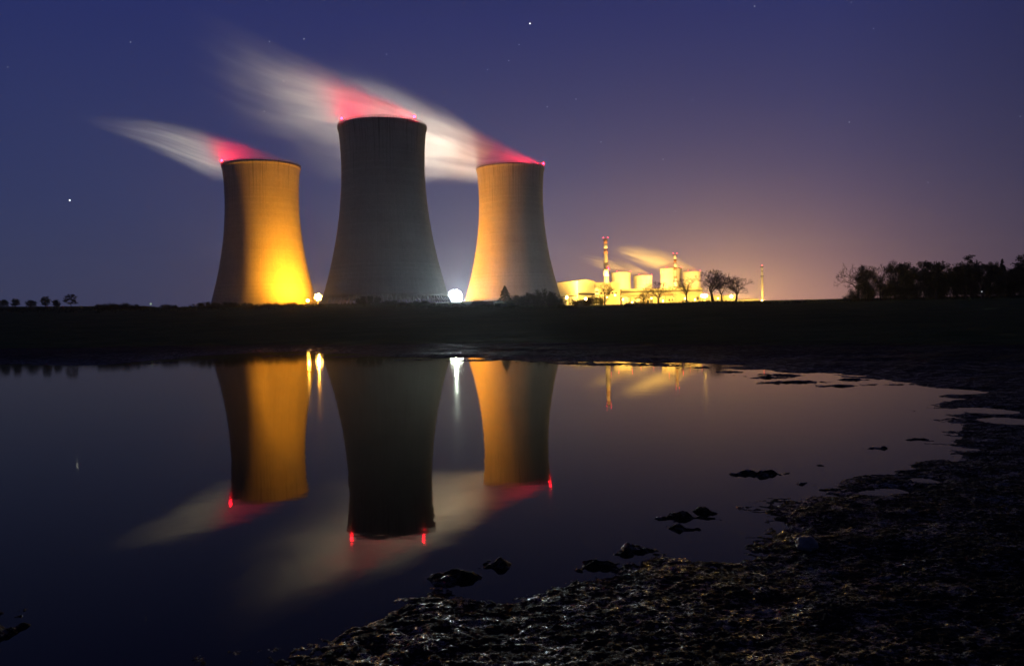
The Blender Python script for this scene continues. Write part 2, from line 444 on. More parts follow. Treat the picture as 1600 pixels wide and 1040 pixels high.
# ------------------------------------------------------------------ cooling towers
PROF_H = np.array([0, 10, 25.6, 48, 64, 79, 90, 101, 110, 116.5, 123, 127.0])
PROF_R = np.array([46.6, 43.2, 39.1, 33.9, 31.4, 29.9, 29.3, 29.15, 29.3, 29.7, 30.3, 30.8])
_hc = np.polyfit(PROF_H, PROF_R, 5)
def tower_r(h): return float(np.polyval(_hc, h))

def tower_shell(n, rings, mat, parent, h0=7.4):
    zs = np.linspace(h0, 127, rings)
    prof = [(tower_r(z), z) for z in zs]
    prof = prof[:-1] + [(tower_r(124.2), 124.2 + 0.01), (tower_r(125) + 0.5, 124.9), (tower_r(127) + 0.5, 127.0)]
    prof = sorted(prof, key=lambda p: p[1])
    inner = [(tower_r(z) - 0.9, z) for z in zs[::-1]]
    return MB().lathe(prof + inner, n, closed=True).build("shell", mat, parent, True)

def red_lamp_bits(parent, x, y, z, r, mat, watt=0.0, light_r=0.4, aim=(-0.25, 0.55, 1.0), cone=165):
    l = MB().tube([(x, y, z), (x, y, z + 1.0)], [0.08, 0.08], 6).build("warning_light", M_RAIL, parent)
    MB().lathe([(0.01, z + 1.0 - 0.05), (r * 0.8, z + 1.0), (r, z + 1.0 + r * 0.8), (r * 0.75, z + 1.0 + r * 1.5), (0.01, z + 1.0 + r * 1.9)], 12, x, y).build("red_lens", mat, l, True)
    if watt:
        ld = bpy.data.lights.new("red_glow", "SPOT"); ld.energy = watt; ld.color = (1.0, 0.006, 0.035); ld.shadow_soft_size = light_r
        ld.spot_size = radians(cone); ld.spot_blend = 0.3
        lo = bpy.data.objects.new("red_glow", ld); C.objects.link(lo); lo.parent = l; lo.location = (x, y, z + 2.8)
        lo.rotation_euler = Vector(aim).to_track_quat("-Z", "Y").to_euler()
    return l

def cooling_tower(px, Y, zb, label, reds, watt):
    x = (px - 800) / FPX * Y
    t = empty("cooling_tower", (x, Y, zb))
    tag(t, label, "cooling tower", "large cooling towers behind the pond")
    tower_shell(144, 46, M_CONC, t)
    # walkway rail round the rim
    rr = tower_r(127) + 0.2; mb = MB()
    for k in range(96):
        a = 2 * pi * k / 96; mb.tube([(rr * cos(a), rr * sin(a), 126.9), (rr * cos(a), rr * sin(a), 128.3)], [0.22, 0.18], 4)
    for zz in (127.7, 128.25):
        mb.lathe([(rr - 0.06, zz), (rr + 0.06, zz), (rr + 0.06, zz + 0.12), (rr - 0.06, zz + 0.12)], 96, closed=True)
    mb.build("rim_railing", M_CHIM_RAIL, t)
    # basin wall and slanted legs
    MB().lathe([(48.6, -6), (48.6, 1.2), (48.0, 1.2), (48.0, -6)], 96, closed=True).build("basin_wall", M_CONC, t, False)
    leg = MB()
    for s in (-1, 1):
        a1 = s * radians(2.6); r0_, r1_ = 47.2, tower_r(7.6) - 0.45
        leg.tube([(r0_, 0, 0.2), (r1_ * cos(a1), r1_ * sin(a1), 8.0)], [0.5, 0.5], 6)
    l0 = leg.build("support_column", M_CONC, t)
    for k in range(1, 48):
        c = l0.copy(); C.objects.link(c); c.parent = t; c.rotation_euler = (0, 0, 2 * pi * k / 48)
    for dxr in reds:                        # sideways position of each warning light as a share of the rim radius, on the near side
        R_ = tower_r(127) + 0.2
        xx = dxr * R_; yy = -sqrt(max(0.0, R_ * R_ - xx * xx))
        red_lamp_bits(t, xx, yy, 128.0, 0.8, M_RED, watt, 0.4, (0.30, 0.6, 0.75) if dxr < 0 else (-0.6, 0.4, 0.45), 140)
    return t, Vector((x, Y, zb + 127))

T_LEFT = cooling_tower(415, 680, 6.6, "left hand cooling tower glowing amber down its right side above the orange lamps", [-0.88], 1.7e5)
T_MID = cooling_tower(605, 587, 13.9, "tall dark unlit cooling tower in front with two red lights on its rim", [-0.80, 0.80], 1.7e5)
T_RIGHT = cooling_tower(803, 759, 14.9, "right hand cooling tower lit amber on its left half with grey shade to the right", [0.965], 3.0e5)

# ------------------------------------------------------------------ lamps
def point_light(name, parent, loc, watt, col, size=0.5, kind="POINT", aim=None, cone=60, blend=0.5):
    ld = bpy.data.lights.new(name, kind); ld.energy = watt; ld.color = col; ld.shadow_soft_size = size
    if kind == "SPOT": ld.spot_size = radians(cone); ld.spot_blend = blend
    lo = bpy.data.objects.new(name, ld); C.objects.link(lo); lo.parent = parent; lo.location = loc
    if aim is not None: lo.rotation_euler = Vector(aim).to_track_quat("-Z", "Y").to_euler()
    return lo

SOD = (1.0, 0.345, 0.013)
def lamp_mast(name, px, py, Y, label, cat, heads, head_r, mat, group=None, pole_r=0.25):
    """a mast with a cross bar of round lamp heads; returns the empty and the height of the heads above its foot"""
    p = at(px, py, Y); gz = ground_z(p.x, p.y); h = max(p.z - gz, 2.0)
    t = empty(name, (p.x, p.y, gz)); tag(t, label, cat, group)
    MB().tube([(0, 0, -0.5), (0, 0, h * 0.5), (0, 0, h)], [pole_r * 1.5, pole_r * 1.1, pole_r * 0.8], 10).build("pole", M_STEEL, t)
    if isinstance(heads, int):              # round cluster: rings of heads about one in the middle
        spots = [(0.0, 0.0)] + [(q * 2.12 * head_r * cos(2 * pi * k / (6 * q) + .26), q * 2.12 * head_r * sin(2 * pi * k / (6 * q) + .26)) for q in range(1, heads + 1) for k in range(6 * q)]
    else:
        spots = [((j - (len(row) - 1) / 2) * head_r * 2.3, (i - (len(heads) - 1) / 2) * head_r * 2.3) for i, row in enumerate(heads) for j in range(len(row))]
    bar = MB(); top = max(q[1] for q in spots)
    for zz in sorted({round(q[1], 2) for q in spots}):
        wx = max(abs(q[0]) for q in spots if abs(q[1] - zz) < 0.02) + 0.3
        bar.tube([(-wx, 0.45, h + zz), (wx, 0.45, h + zz)], [0.07, 0.07], 6)
    bar.tube([(0, 0.3, h - top - 0.3), (0, 0.3, h + top + 0.3)], [0.12, 0.12], 6)
    bar.build("crossbar", M_STEEL, t)
    for xx, dz_ in spots:
        z = h + dz_; n = 16
        # housing open to the front (-y), lens set in it
        prof = [(head_r, -0.35), (head_r * 1.06, -0.30), (head_r * 0.85, 0.25), (head_r * 0.35, 0.5), (0.02, 0.52)]
        vs = [(xx + r * cos(2 * pi * k / n), yy, z + r * sin(2 * pi * k / n)) for r, yy in prof for k in range(n)]
        fs = [(i_ * n + k, i_ * n + (k + 1) % n, (i_ + 1) * n + (k + 1) % n, (i_ + 1) * n + k) for i_ in range(len(prof) - 1) for k in range(n)]
        hd = MB().add(vs, fs).build("lamp_head", M_STEEL, t)
        prof = [(head_r * 0.97, -0.34), (head_r * 0.75, -0.50), (head_r * 0.4, -0.60), (0.02, -0.63)]
        vs = [(xx + r * cos(2 * pi * k / n), yy, z + r * sin(2 * pi * k / n)) for r, yy in prof for k in range(n)]
        fs = [(i_ * n + k, (i_ + 1) * n + k, (i_ + 1) * n + (k + 1) % n, i_ * n + (k + 1) % n) for i_ in range(len(prof) - 1) for k in range(n)]
        MB().add(vs, fs).build("lens", mat, hd, True)
    return t, h

# big orange lamp between the left and the middle tower: the one that floods the left tower
t, h = lamp_mast("floodlight_mast", 497, 464, 632, "large orange floodlight glaring between the left and the middle cooling tower", "floodlight", 1, 1.0, M_SOD)
point_light("sodium_beam", t, (0, -2.0, h), 1.8e5, (1.0, 0.48, 0.06), 0.8, "SPOT", Vector((0.13, -1, -0.03)), 24, 0.6)
point_light("sodium_glow", t, (0, -2.0, h), 1.0e5, SOD, 0.8)
point_light("sodium_beam", t, (-2.5, 0.6, h + 1), 1.2e6, SOD, 6.0, "SPOT", Vector((-52, 40, 62)), 140, 1.0)
# smaller lamp nearer on the ridge
t, h = lamp_mast("street_lamp", 482, 475, 300, "small orange street lamp on the ridge in front of the left cooling tower", "street lamp", ["1"], 0.55, M_SOD, pole_r=0.09)
point_light("sodium_glow", t, (0, -1.5, h), 2.5e3, SOD, 0.5)
point_light("sodium_beam", t, (0, 1.0, h), 0.22e6, SOD, 0.5, "SPOT", Vector((-112, 366, 58)), 19, 0.9)  # extra beam added to fill the dark side of the left tower
point_light("sodium_beam", t, (0, -1.5, h), 2.5e4, (1.0, 0.5, 0.08), 0.5, "SPOT", Vector((0.2, -1, -0.03)), 70, 0.6)
# blue-white floodlight between the middle and the right tower
t, h = lamp_mast("floodlight_mast", 711, 464, 640, "blinding blue-white floodlight between the middle and the right cooling tower", "floodlight", 2, 1.12, M_WHITE, pole_r=0.4)
WF = t
point_light("white_glow", t, (0, -3.0, h), 1.3e6, (0.76, 0.94, 1.0), 1.0, "SPOT", Vector((0.21, -1, -0.03)), 30, 0.5)
# yard lamps behind the middle tower (the first inferred from the amber tower, the others added unseen)
def yard(x, y, h, label, beams, glow_w=0, col=SOD):
    gz = ground_z(x, y); t = empty("floodlight_mast", (x, y, gz)); tag(t, label, "floodlight", "yard floodlights behind the middle cooling tower")
    MB().tube([(0, 0, -0.5), (0, 0, h)], [0.35, 0.22], 10).build("pole", M_STEEL, t)
    for i, (aim, watt, cone, cl) in enumerate(beams):
        a = Vector(aim).normalized(); hd = MB()
        c = Vector((0, 0, h)) + a * 0.8
        hd.tube([c - a * 0.9, c - a * 0.5, c + a * 0.2], [0.2, 0.6, 0.75], 12).build("lamp_head", M_STEEL, t)
        point_light("beam", t, c + a * 0.6, watt, cl, 0.6, "SPOT", a, cone, 0.8)
    return t
xr, yr = T_RIGHT[1].x, T_RIGHT[1].y
yard(-104, 728, 14, "tall floodlight mast standing hidden behind the dark middle cooling tower", [((xr + 104, yr - 728, 40), 1.7e6, 150, SOD)])
yard(-128, 652, 10, "added unseen floodlight mast close behind the dark middle tower aimed at the right tower", [((131, 107, 40), 0.9e6, 100, SOD)])  # added lamp that softens the shade edge on the right tower
WARM_W = (1.0, 0.91, 0.72)
yard(-115, 700, 12, "added unseen floodlight mast behind the dark middle tower aimed up at the steam", [((25, 59, 150), 1.0e7, 42, WARM_W), ((-35, 59, 150), 6.5e6, 44, WARM_W), ((-45, -115, 150), 6.5e6, 36, WARM_W)])  # added lamps that whiten the right and middle steam from below
yard(-25, 835, 12, "added unseen floodlight mast behind the right tower aimed up at its steam", [((-42, -76, 150), 4.0e6, 46, WARM_W)])  # added lamp that brightens the steam near the right tower's rim
yard(-205, 745, 12, "added unseen floodlight mast behind the left tower aimed up at its steam", [((-85, -76, 135), 5.0e6, 50, WARM_W)])  # added lamp that lights the left steam without touching its tower

# ------------------------------------------------------------------ steam plumes
def float_curve(t, v, pts):
    n = t.nodes.new("ShaderNodeFloatCurve"); c = n.mapping.curves[0]
    while len(c.points) < len(pts): c.points.new(0.5, 0.5)
    for p, (a, b) in zip(c.points, pts): p.location = (a, b); p.handle_type = "AUTO_CLAMPED"
    n.mapping.update(); t.links.new(v.k, n.inputs["Value"])
    return V(t, n.outputs[0])

def plume(name, mouth, R, L, zr, top, bot, ywid, dens, dcurve, label, seed, group, streak=1.0, step=0.35, yshift=0.0, pw_=1.7):
    """mouth: centre of the tower's rim; local +x runs downwind (world -x); s = distance from the upwind rim.
    top / bot: edge heights over the rim at s/L, divided into -zr .. +zr"""
    o = empty("tmp", (0, 0, 0)); bpy.data.objects.remove(o)
    m = bpy.data.materials.new(name + "_volume"); m.use_nodes = True; t = m.node_tree; t.nodes.clear()
    out = t.nodes.new("ShaderNodeOutputMaterial"); pv = t.nodes.new("ShaderNodeVolumePrincipled")
    t.links.new(pv.outputs[0], out.inputs["Volume"])
    pv.inputs["Color"].default_value = (0.97, 0.97, 0.97, 1); pv.inputs["Anisotropy"].default_value = 0.15
    tcn = t.nodes.new("ShaderNodeTexCoord"); x, y, z = xyz(t, tcn.outputs["Object"])
    s = (x / L).sat()
    tn = lambda h: (h + zr) / (2 * zr)
    T = float_curve(t, s, [(a, tn(b)) for a, b in top]) * (2 * zr) - zr
    B = float_curve(t, s, [(a, tn(b)) for a, b in bot]) * (2 * zr) - zr
    Wd = float_curve(t, s, [(a, b / 120.0) for a, b in ywid]) * 120.0
    v = (z - B) / (T - B).mx(0.5)                       # 0 bottom edge, 1 top edge
    u = (y - s * yshift) / Wd.mx(0.5)
    q = u.sq() + (v * 2.0 - 1.0).sq()
    fall = (1.0 - q).sat().pw(pw_)
    nv = comb(t, x / 170.0 * streak + seed * 3.7, u * 1.3 + seed, v * 4.6)
    n1 = noise(t, nv, 1.7, 5, 0.6, 0.4)
    nv2 = comb(t, x / 60.0 + seed, u * 2.0, v * 8.0)
    n2 = noise(t, nv2, 1.6, 4, 0.6, 0.3)
    mod = ((n1 * 0.68 + n2 * 0.32 - 0.35 - (s - 0.25).mx(0.0) * 0.17) * 4.2).sat()
    dd = float_curve(t, s, dcurve)
    t.links.new((fall * mod * dd * dens).k, pv.inputs["Density"])
    m.cycles.volume_step_rate = step
    # hull that just encloses the steam
    def ip(c, a): return float(np.interp(a, [p[0] for p in c], [p[1] for p in c]))
    N, K = 30, 24; vs = []; fs = []
    for i in range(N + 1):
        a = i / N; tp, bt, ww = ip(top, a) , ip(bot, a), ip(ywid, a)
        cz, hz = (tp + bt) / 2, (tp - bt) / 2 * 1.12 + 2.5; wy = ww * 1.1 + 1.5
        for k in range(K):
            g = 2 * pi * k / K; vs.append((a * L, a * yshift + wy * cos(g), cz + hz * sin(g)))
    for i in range(N):
        for k in range(K):
            fs.append((i * K + k, i * K + (k + 1) % K, (i + 1) * K + (k + 1) % K, (i + 1) * K + k))
    fs.append(tuple(range(K - 1, -1, -1))); fs.append(tuple(N * K + k for k in range(K)))
    ob = mesh_obj("steam_plume", vs, fs, m)
    ob.location = (mouth.x + R, mouth.y, mouth.z); ob.rotation_euler = (0, 0, pi)
    tag(ob, label, "steam", group)
    return ob

G_ST = "steam drifting left from the large cooling towers"
RR = 31.0
def mouth_w(L, R, grow): return [(0, 6), (0.12 * 62 / L * 1.0, R * 0.7), (0.5 * 62 / L, R * 0.98), (62 / L, R * 1.02), (1.0, grow)]
Lr = 285.0
plume("right_steam", T_RIGHT[1], RR, Lr, 190.0,
      [(0, 2), (0.12, 22), (0.37, 68), (0.62, 104), (1.0, 140)],
      [(0, -3), (0.15, -6), (0.21, -15), (0.40, -14), (0.62, -14), (1.0, 16)],
      mouth_w(Lr, RR, 48), 0.034, [(0, 0.6), (0.1, 1.0), (0.35, 0.7), (0.6, 0.36), (0.8, 0.10), (1, 0)],
      "long cream steam trail from the right cooling tower passing behind the middle one", 3, G_ST)
Lm = 166.0
plume("middle_steam", T_MID[1], RR, Lm, 150.0,
      [(0, 2), (0.13, 18), (0.28, 33), (0.6, 62), (1.0, 104)],
      [(0, -3), (0.25, -5), (0.33, -8), (0.6, -10), (1.0, 8)],
      mouth_w(Lm, RR, 40), 0.026, [(0, 0.5), (0.12, 1.0), (0.4, 0.75), (0.62, 0.38), (0.82, 0.12), (1, 0)],
      "steam over the dark middle tower, red close to its rim and fading up left", 8, G_ST)
Ll = 178.0
plume("left_steam", T_LEFT[1], RR, Ll, 120.0,
      [(0, 2), (0.16, 14), (0.32, 26), (0.62, 40), (1.0, 45)],
      [(0, -3), (0.27, -6), (0.36, -13), (0.46, -6), (0.66, 12), (1.0, 37)],
      mouth_w(Ll, RR, 26), 0.022, [(0, 0.5), (0.12, 1.0), (0.45, 0.85), (0.75, 0.4), (1, 0)],
      "short steam tail from the left cooling tower, red at its rim and grey further left", 5, G_ST)

# ------------------------------------------------------------------ the plant behind the ridge on the right
def far_tower(px, top_py, Y, label):
    p = at(px, top_py, Y); zb = p.z - 127
    t = empty("cooling_tower", (p.x, Y, zb)); tag(t, label, "cooling tower", "far cooling towers beyond the plant")
    tower_shell(72, 26, M_CONC_FAR, t)
    mb = MB(); rr = tower_r(127) + 0.4
    mb.lathe([(rr - 0.1, 127), (rr + 0.1, 127), (rr + 0.1, 128.2), (rr - 0.1, 128.2)], 72, closed=True).build("rim_railing", M_RAIL, t)
    for a in (0.86, -0.5):
        xx = a * 31; red_lamp_bits(t, xx, -sqrt(31 ** 2 - xx * xx), 128, 1.2, M_RED_FAR, 2.0e5 if a > 0 else 0, 1.0)
    return Vector((p.x, Y, zb + 127))
F = [far_tower(970, 426, 2520, "far cooling tower just right of the striped chimney, leftmost of the four small ones"),
     far_tower(1004, 431, 2690, "lowest looking far cooling tower, second from left behind the long low hall"),
     far_tower(1048, 420, 2370, "brightest yellow far cooling tower behind the second striped chimney"),
     far_tower(1080, 425, 2780, "pale pink far cooling tower above the bare trees, rightmost of the four small ones")]
G_FS = "steam drifting left from the far cooling towers"
for i, (mo, lab) in enumerate(zip(F, ["thin pinkish steam left of the first far cooling tower", "thin orange steam leaving the second far cooling tower",
                                      "orange steam cloud above the brightest far cooling tower", "broad peach steam streaming left off the rightmost far cooling tower"])):
    k = (0.7, 0.8, 0.9, 1.15)[i]; Lf = 230.0 * k
    plume("far_steam", mo, RR, Lf, 150.0, [(0, 2), (0.2, 34 * k), (0.5, 74 * k), (1, 92 * k)], [(0, -3), (0.27, -6), (0.5, 2), (1, 50 * k)],
          mouth_w(Lf, RR, 40), 0.032, [(0, 0.6), (0.12, 1), (0.45, 0.75), (0.8, 0.3), (1, 0)], lab, 11 + i, G_FS, step=0.6)

def cladding(name, col, rib=1.2, rough=0.55):
    m, t, b = new_mat(name)
    tcn = t.nodes.new("ShaderNodeTexCoord"); x, y, z = xyz(t, tcn.outputs["Object"])
    fr = (((x + y) / rib).op("FRACT") - 0.5).op("ABSOLUTE")
    seam = ((((z / 6.0).op("FRACT") - 0.5).op("ABSOLUTE") - 0.48) * 50).sat()
    n = noise(t, tcn.outputs["Object"], 0.12, 4)
    sv = comb(t, x * 1.0, y * 1.0, z * 0.05); st = noise(t, sv, 0.6, 4, 0.6)
    k = 0.82 + n * 0.22 + fr * 0.12 - seam * 0.25 - ((st - 0.5) * 1.2).sat() * 0.5
    t.links.new(scale_rgb(t, k, col), b.inputs["Base Color"]); b.inputs["Roughness"].default_value = rough
    bn = t.nodes.new("ShaderNodeBump"); bn.inputs["Strength"].default_value = 0.6; bn.inputs["Distance"].default_value = 0.15
    t.links.new(fr.k, bn.inputs["Height"]); t.links.new(bn.outputs[0], b.inputs["Normal"])
    return m
M_CLAD = cladding("pale_cladding", (0.62, 0.60, 0.52)); M_CLAD2 = cladding("buff_cladding", (0.55, 0.50, 0.36))
M_ROOF = simple("roof_felt", (0.12, 0.11, 0.10), 0.9); M_DARKWIN = simple("dark_glazing", (0.03, 0.03, 0.035), 0.2, 0, 0.2)
M_WHITEPANEL = simple("white_panel", (0.75, 0.75, 0.75), 0.6); M_PIPE = simple("pipe_steel", (0.35, 0.30, 0.25), 0.5, 0.5)
M_CHIM = simple("chimney_concrete", (0.45, 0.43, 0.38), 0.8, 0, 0.15, 0.2); M_CHW = simple("chimney_white", (0.78, 0.76, 0.72), 0.7, 0, 0.08, 0.4); M_CHR = simple("chimney_red", (0.34, 0.16, 0.10), 0.7, 0, 0.15, 0.4)

def wall_strip(p0, p1, z0, z1, out_, mat, name, parent, thick=0.35):
    """a band set proud of the wall that runs from p0 to p1"""
    a, b = Vector(p0), Vector(p1); d = (b - a).normalized(); n = Vector((d.y, -d.x)) * out_
    q = [a, b, b + n * thick, a + n * thick]
    return MB().prism([(v.x, v.y) for v in q] if out_ > 0 else [(v.x, v.y) for v in q[::-1]], z0, z1).build(name, mat, parent)

def gable_hall(corner, left, right, top_py, name, label, zb):
    """hall with its corner towards us; left / right: the far ends of its two visible walls"""
    c = Vector((corner.x, corner.y)); l = Vector((left.x, left.y)); r = Vector((right.x, right.y)); bk = l + r - c
    zt = top_py
    o = empty(name, (c.x, c.y, zb)); tag(o, label, "building")
    L_, R_, B_ = l - c, r - c, bk - c; Z = zt - zb; eave = Z - 2.6
    mid_r = R_ * 0.5; mid_b = L_ + R_ * 0.5
    vs = [(0, 0, -4), (R_.x, R_.y, -4), (B_.x, B_.y, -4), (L_.x, L_.y, -4), (0, 0, eave), (R_.x, R_.y, eave), (B_.x, B_.y, eave), (L_.x, L_.y, eave), (mid_r.x, mid_r.y, Z), (mid_b.x, mid_b.y, Z)]
    MB().add(vs, [(0, 1, 5, 8, 4), (1, 2, 6, 5), (2, 3, 7, 9, 6), (3, 0, 4, 7)]).build("wall", M_CLAD, o)
    e = 0.5
    def up(v, dz): return (v[0], v[1], v[2] + dz)
    rv = [vs[4], vs[8], vs[9], vs[7], vs[5], vs[6]]
    lo = [up(v, 0.05) for v in rv]; hi = [up(v, e) for v in rv]
    MB().add(lo + hi, [(0, 3, 2, 1), (6, 7, 8, 9), (1, 2, 5, 4), (7, 10, 11, 8), (0, 1, 7, 6), (1, 4, 10, 7), (2, 3, 9, 8), (5, 2, 8, 11), (3, 0, 6, 9), (4, 5, 11, 10)]).build("roof", M_ROOF, o)
    return o, L_, R_, Z, eave

c = at(903, 474, 1225); l = at(858, 474, 1300); r = at(930, 474, 1262)
ztop = at(909, 436, 1235).z; zb = ground_z(c.x, c.y)
HALL, L_, R_, Z, eave = gable_hall(c, l, r, ztop, "turbine_hall", "large floodlit pale hall with a low gable right beside the right cooling tower", zb)
def outstrip(a, b, z0, z1, mat, name):      # strip on a wall given by two 2D points relative to the hall corner, set outwards
    n = Vector(((b - a).y, -(b - a).x)).normalized()
    cen = (L_ + R_) / 2
    if n.dot((a + b) / 2 - cen) < 0: n = -n
    q = [a, b, b + n * 0.3, a + n * 0.3]
    area = sum(q[i].x * q[(i + 1) % 4].y - q[(i + 1) % 4].x * q[i].y for i in range(4))
    if area < 0: q = q[::-1]
    return MB().prism([(v.x, v.y) for v in q], z0, z1).build(name, mat, HALL)
zl = at(915, 461, 1240).z - zb; zh = at(915, 457.5, 1240).z - zb
outstrip(R_ * 0.02, R_ * 0.98, zl, zh, M_DARKWIN, "window_band")
outstrip(L_ * 0.04, L_ * 0.96, zl - 1.5, zl - 0.3, M_DARKWIN, "window_band")
outstrip(R_ * 0.3, R_ * 0.5, 0.0, 6.0, M_ROOF, "gate")

def block(px0, px1, top_py, Y, depth, name, label, mat, base_py=476, parapet=True):
    a = at(px0, base_py, Y); b = at(px1, base_py, Y); zt = at((px0 + px1) / 2, top_py, Y).z
    zb = ground_z((a.x + b.x) / 2, Y); w2 = (b.x - a.x) / 2
    o = empty(name, ((a.x + b.x) / 2, Y, zb)); tag(o, label, "building")
    Z = zt - zb
    MB().box(-w2, w2, 0, depth, -4, Z - 0.9).build("wall", mat, o)
    MB().box(-w2 - 0.3, w2 + 0.3, -0.3, depth + 0.3, Z - 0.9, Z).build("roof", M_ROOF if not parapet else mat, o)
    return o, w2, Z
o, w2, Z = block(928, 969, 441, 1330, 60, "machine_building", "yellow lit square block directly behind the taller striped chimney", M_CLAD2)
for k in range(6):
    xx = -w2 + 6 + k * (2 * w2 - 12) / 5
    MB().box(xx - 1.4, xx + 1.4, -0.25, 0, Z * 0.55, Z * 0.62).build("window", M_DARKWIN, o)
o, w2, Z = block(929.5, 936.5, 450, 1318, 10, "stair_tower", "narrow white panelled stair block at the right end of the big hall", M_WHITEPANEL)
for k in range(4):
    MB().box(-w2 + 0.8, w2 - 0.8, -0.25, 0, Z * (0.25 + 0.18 * k), Z * (0.31 + 0.18 * k)).build("window", M_DARKWIN, o)
o, w2, Z = block(971, 1098, 450.5, 1360, 50, "long_hall", "long low hall with a darker roof band under the far cooling towers", M_CLAD2)
MB().box(-w2, w2, -0.3, 0, Z - 6.0, Z - 3.2).build("window_band", M_ROOF, o)
for xx, hw, f0, f1 in ((-56, 3, 0.1, 0.5), (-44, 1.5, 0.3, 0.42), (-39, 1.5, 0.3, 0.42), (-20, 5, 0.0, 0.4), (-2, 2, 0.3, 0.6), (12, 1.5, 0.3, 0.42), (17, 1.5, 0.3, 0.42), (38, 6, 0.05, 0.3), (58, 2, 0.3, 0.5)):
    MB().box(xx - hw, xx + hw, -0.25, 0, Z * f0, Z * f1).build("window", M_DARKWIN, o)
o, w2, Z = block(1104, 1152, 461, 1300, 30, "workshop", "low workshop half hidden behind the two broad bare trees", M_CLAD2)
for k in range(7):
    xx = -w2 + 4 + k * (2 * w2 - 8) / 6
    MB().box(xx - 1.8, xx + 1.8, -0.25, 0, 2.5, 5.5).build("window", M_DARKWIN, o)
o, w2, Z = block(1152, 1186, 466.5, 1320, 25, "low_shed", "low lit shed left of the thin ventilation stack", M_CLAD)
MB().box(-w2 * 0.5, -w2 * 0.2, -0.25, 0, 0.2, 4).build("gate", M_ROOF, o)
o, w2, Z = block(1194, 1226, 469.3, 1320, 20, "low_shed", "lowest lit shed at the right end of the plant, right of the thin stack", M_CLAD)
MB().box(-w2 * 0.3, w2 * 0.1, -0.25, 0, 0.2, 3).build("gate", M_ROOF, o)

def tank(px, top_py, Y, rad, label):
    p = at(px, top_py, Y); zb = ground_z(p.x, Y); Z = p.z - zb
    o = empty("storage_tank", (p.x, Y, zb)); tag(o, label, "tank", "storage tanks in the plant yard")
    MB().lathe([(rad, -2), (rad, Z - 1.5), (rad * 0.98, Z - 1.4)], 28).build("tank_wall", M_CHW, o, False)
    MB().lathe([(rad * 1.02, Z - 1.5), (rad * 0.6, Z - 0.5), (0.05, Z)], 28).build("tank_roof", M_ROOF, o)
    mb = MB()
    for k in range(12):
        mb.box(rad - 0.1, rad + 0.9, -0.5 + 0, 0.5, k * Z / 12 + 0.4, k * Z / 12 + 0.6)
    l_ = mb.build("ladder", M_RAIL, o); l_.rotation_euler = (0, 0, radians(-120))
tank(979, 463, 1290, 6, "round pale tank left of the two in the yard before the long hall")
tank(996, 465, 1285, 7, "wider round pale tank in the middle of the plant yard")

def pipe_bridge(px0, px1, py, Y, label):
    a = at(px0, py, Y); b = at(px1, py, Y); zb = ground_z((a.x + b.x) / 2, Y); Z = a.z - zb; w2 = (b.x - a.x) / 2
    o = empty("pipe_bridge", ((a.x + b.x) / 2, Y, zb)); tag(o, label, "pipe bridge")
    mb = MB()
    for k, zz in enumerate((Z, Z - 1.6)):
        mb.tube([(-w2, k * 0.8, zz), (w2, k * 0.8, zz)], [0.7, 0.7], 10)
    mb.build("pipe", M_PIPE, o)
    for k in range(8):
        xx = -w2 + k * 2 * w2 / 7
        MB().box(xx - 0.5, xx + 0.5, -0.4, 1.6, -2, Z - 2.3).build("support", M_PIPE, o)
pipe_bridge(966, 1052, 461.5, 1275, "brown pipe bridge on legs running across the yard before the long hall")

def chimney(px, top_py, Y, r_top, r_bot, bands, reds, label, name="chimney", ring=None):
    p = at(px, top_py, Y); zb = ground_z(p.x, Y); Z = p.z - zb
    o = empty(name, (p.x, Y, zb)); tag(o, label, "chimney")
    rad = lambda z: r_bot + (r_top - r_bot) * (z / Z) ** 0.8 if z > 0 else r_bot
    zs = np.linspace(-3, Z, 30)
    MB().lathe([(rad(z), z) for z in zs] + [(r_top * 0.75, Z), (r_top * 0.7, Z - 4)], 28).build("shaft", M_CHIM, o, True)
    for f0, f1, mat in bands:
        z0, z1 = f0 * Z, f1 * Z
        MB().lathe([(rad(z0) + 0.02, z0), (rad(z0) + 0.10, z0 + 0.02), (rad(z1) + 0.10, z1 - 0.02), (rad(z1) + 0.02, z1)], 28).build("painted_band", mat, o, True)
    for f0 in (ring or []):
        z0 = f0 * Z; rr = rad(z0)
        MB().lathe([(rr + 0.12, z0 - 0.4), (rr + 1.7, z0 - 0.2), (rr + 1.7, z0 + 1.1), (rr + 1.6, z0 + 1.1), (rr + 1.6, z0), (rr + 0.12, z0)], 24).build("platform", M_RAIL, o)
    for f0, sx in reds:
        z0 = f0 * Z; rr = rad(z0) + 1.4
        red_lamp_bits(o, sx * rr * 0.9, -rr * 0.45, z0 + 0.2, 0.7, M_RED_FAR, 4.0e4, 0.6)
    return o, Z
chimney(946, 373, 1450, 2.9, 6.2, [(0.93, 1.0, M_CHR), (0.86, 0.93, M_CHW), (0.79, 0.86, M_CHR), (0.47, 0.66, M_CHW)], [(1.0, -1), (1.0, 1), (0.55, 1)],
        "tall pale chimney with red and white bands rising beside the big hall", ring=[0.985, 0.56])
chimney(1054.5, 397, 1700, 2.6, 4.6, [(0.91, 1.0, M_CHW), (0.85, 0.91, M_CHR), (0.77, 0.85, M_CHW), (0.71, 0.77, M_CHR), (0.56, 0.6, M_CHR), (0.42, 0.56, M_CHW), (0.37, 0.42, M_CHR)], [(1.0, -1), (1.0, 1)],
        "striped red and white chimney in front of the brightest far cooling tower", ring=[0.98, 0.50])
chimney(1190.5, 416, 1600, 1.6, 3.0, [(0.9, 0.97, M_CHW), (0.78, 0.86, M_CHW)], [(1.0, 0)], "thin orange lit ventilation stack standing alone at the right end of the plant", "ventilation_stack", ring=[0.98, 0.75])

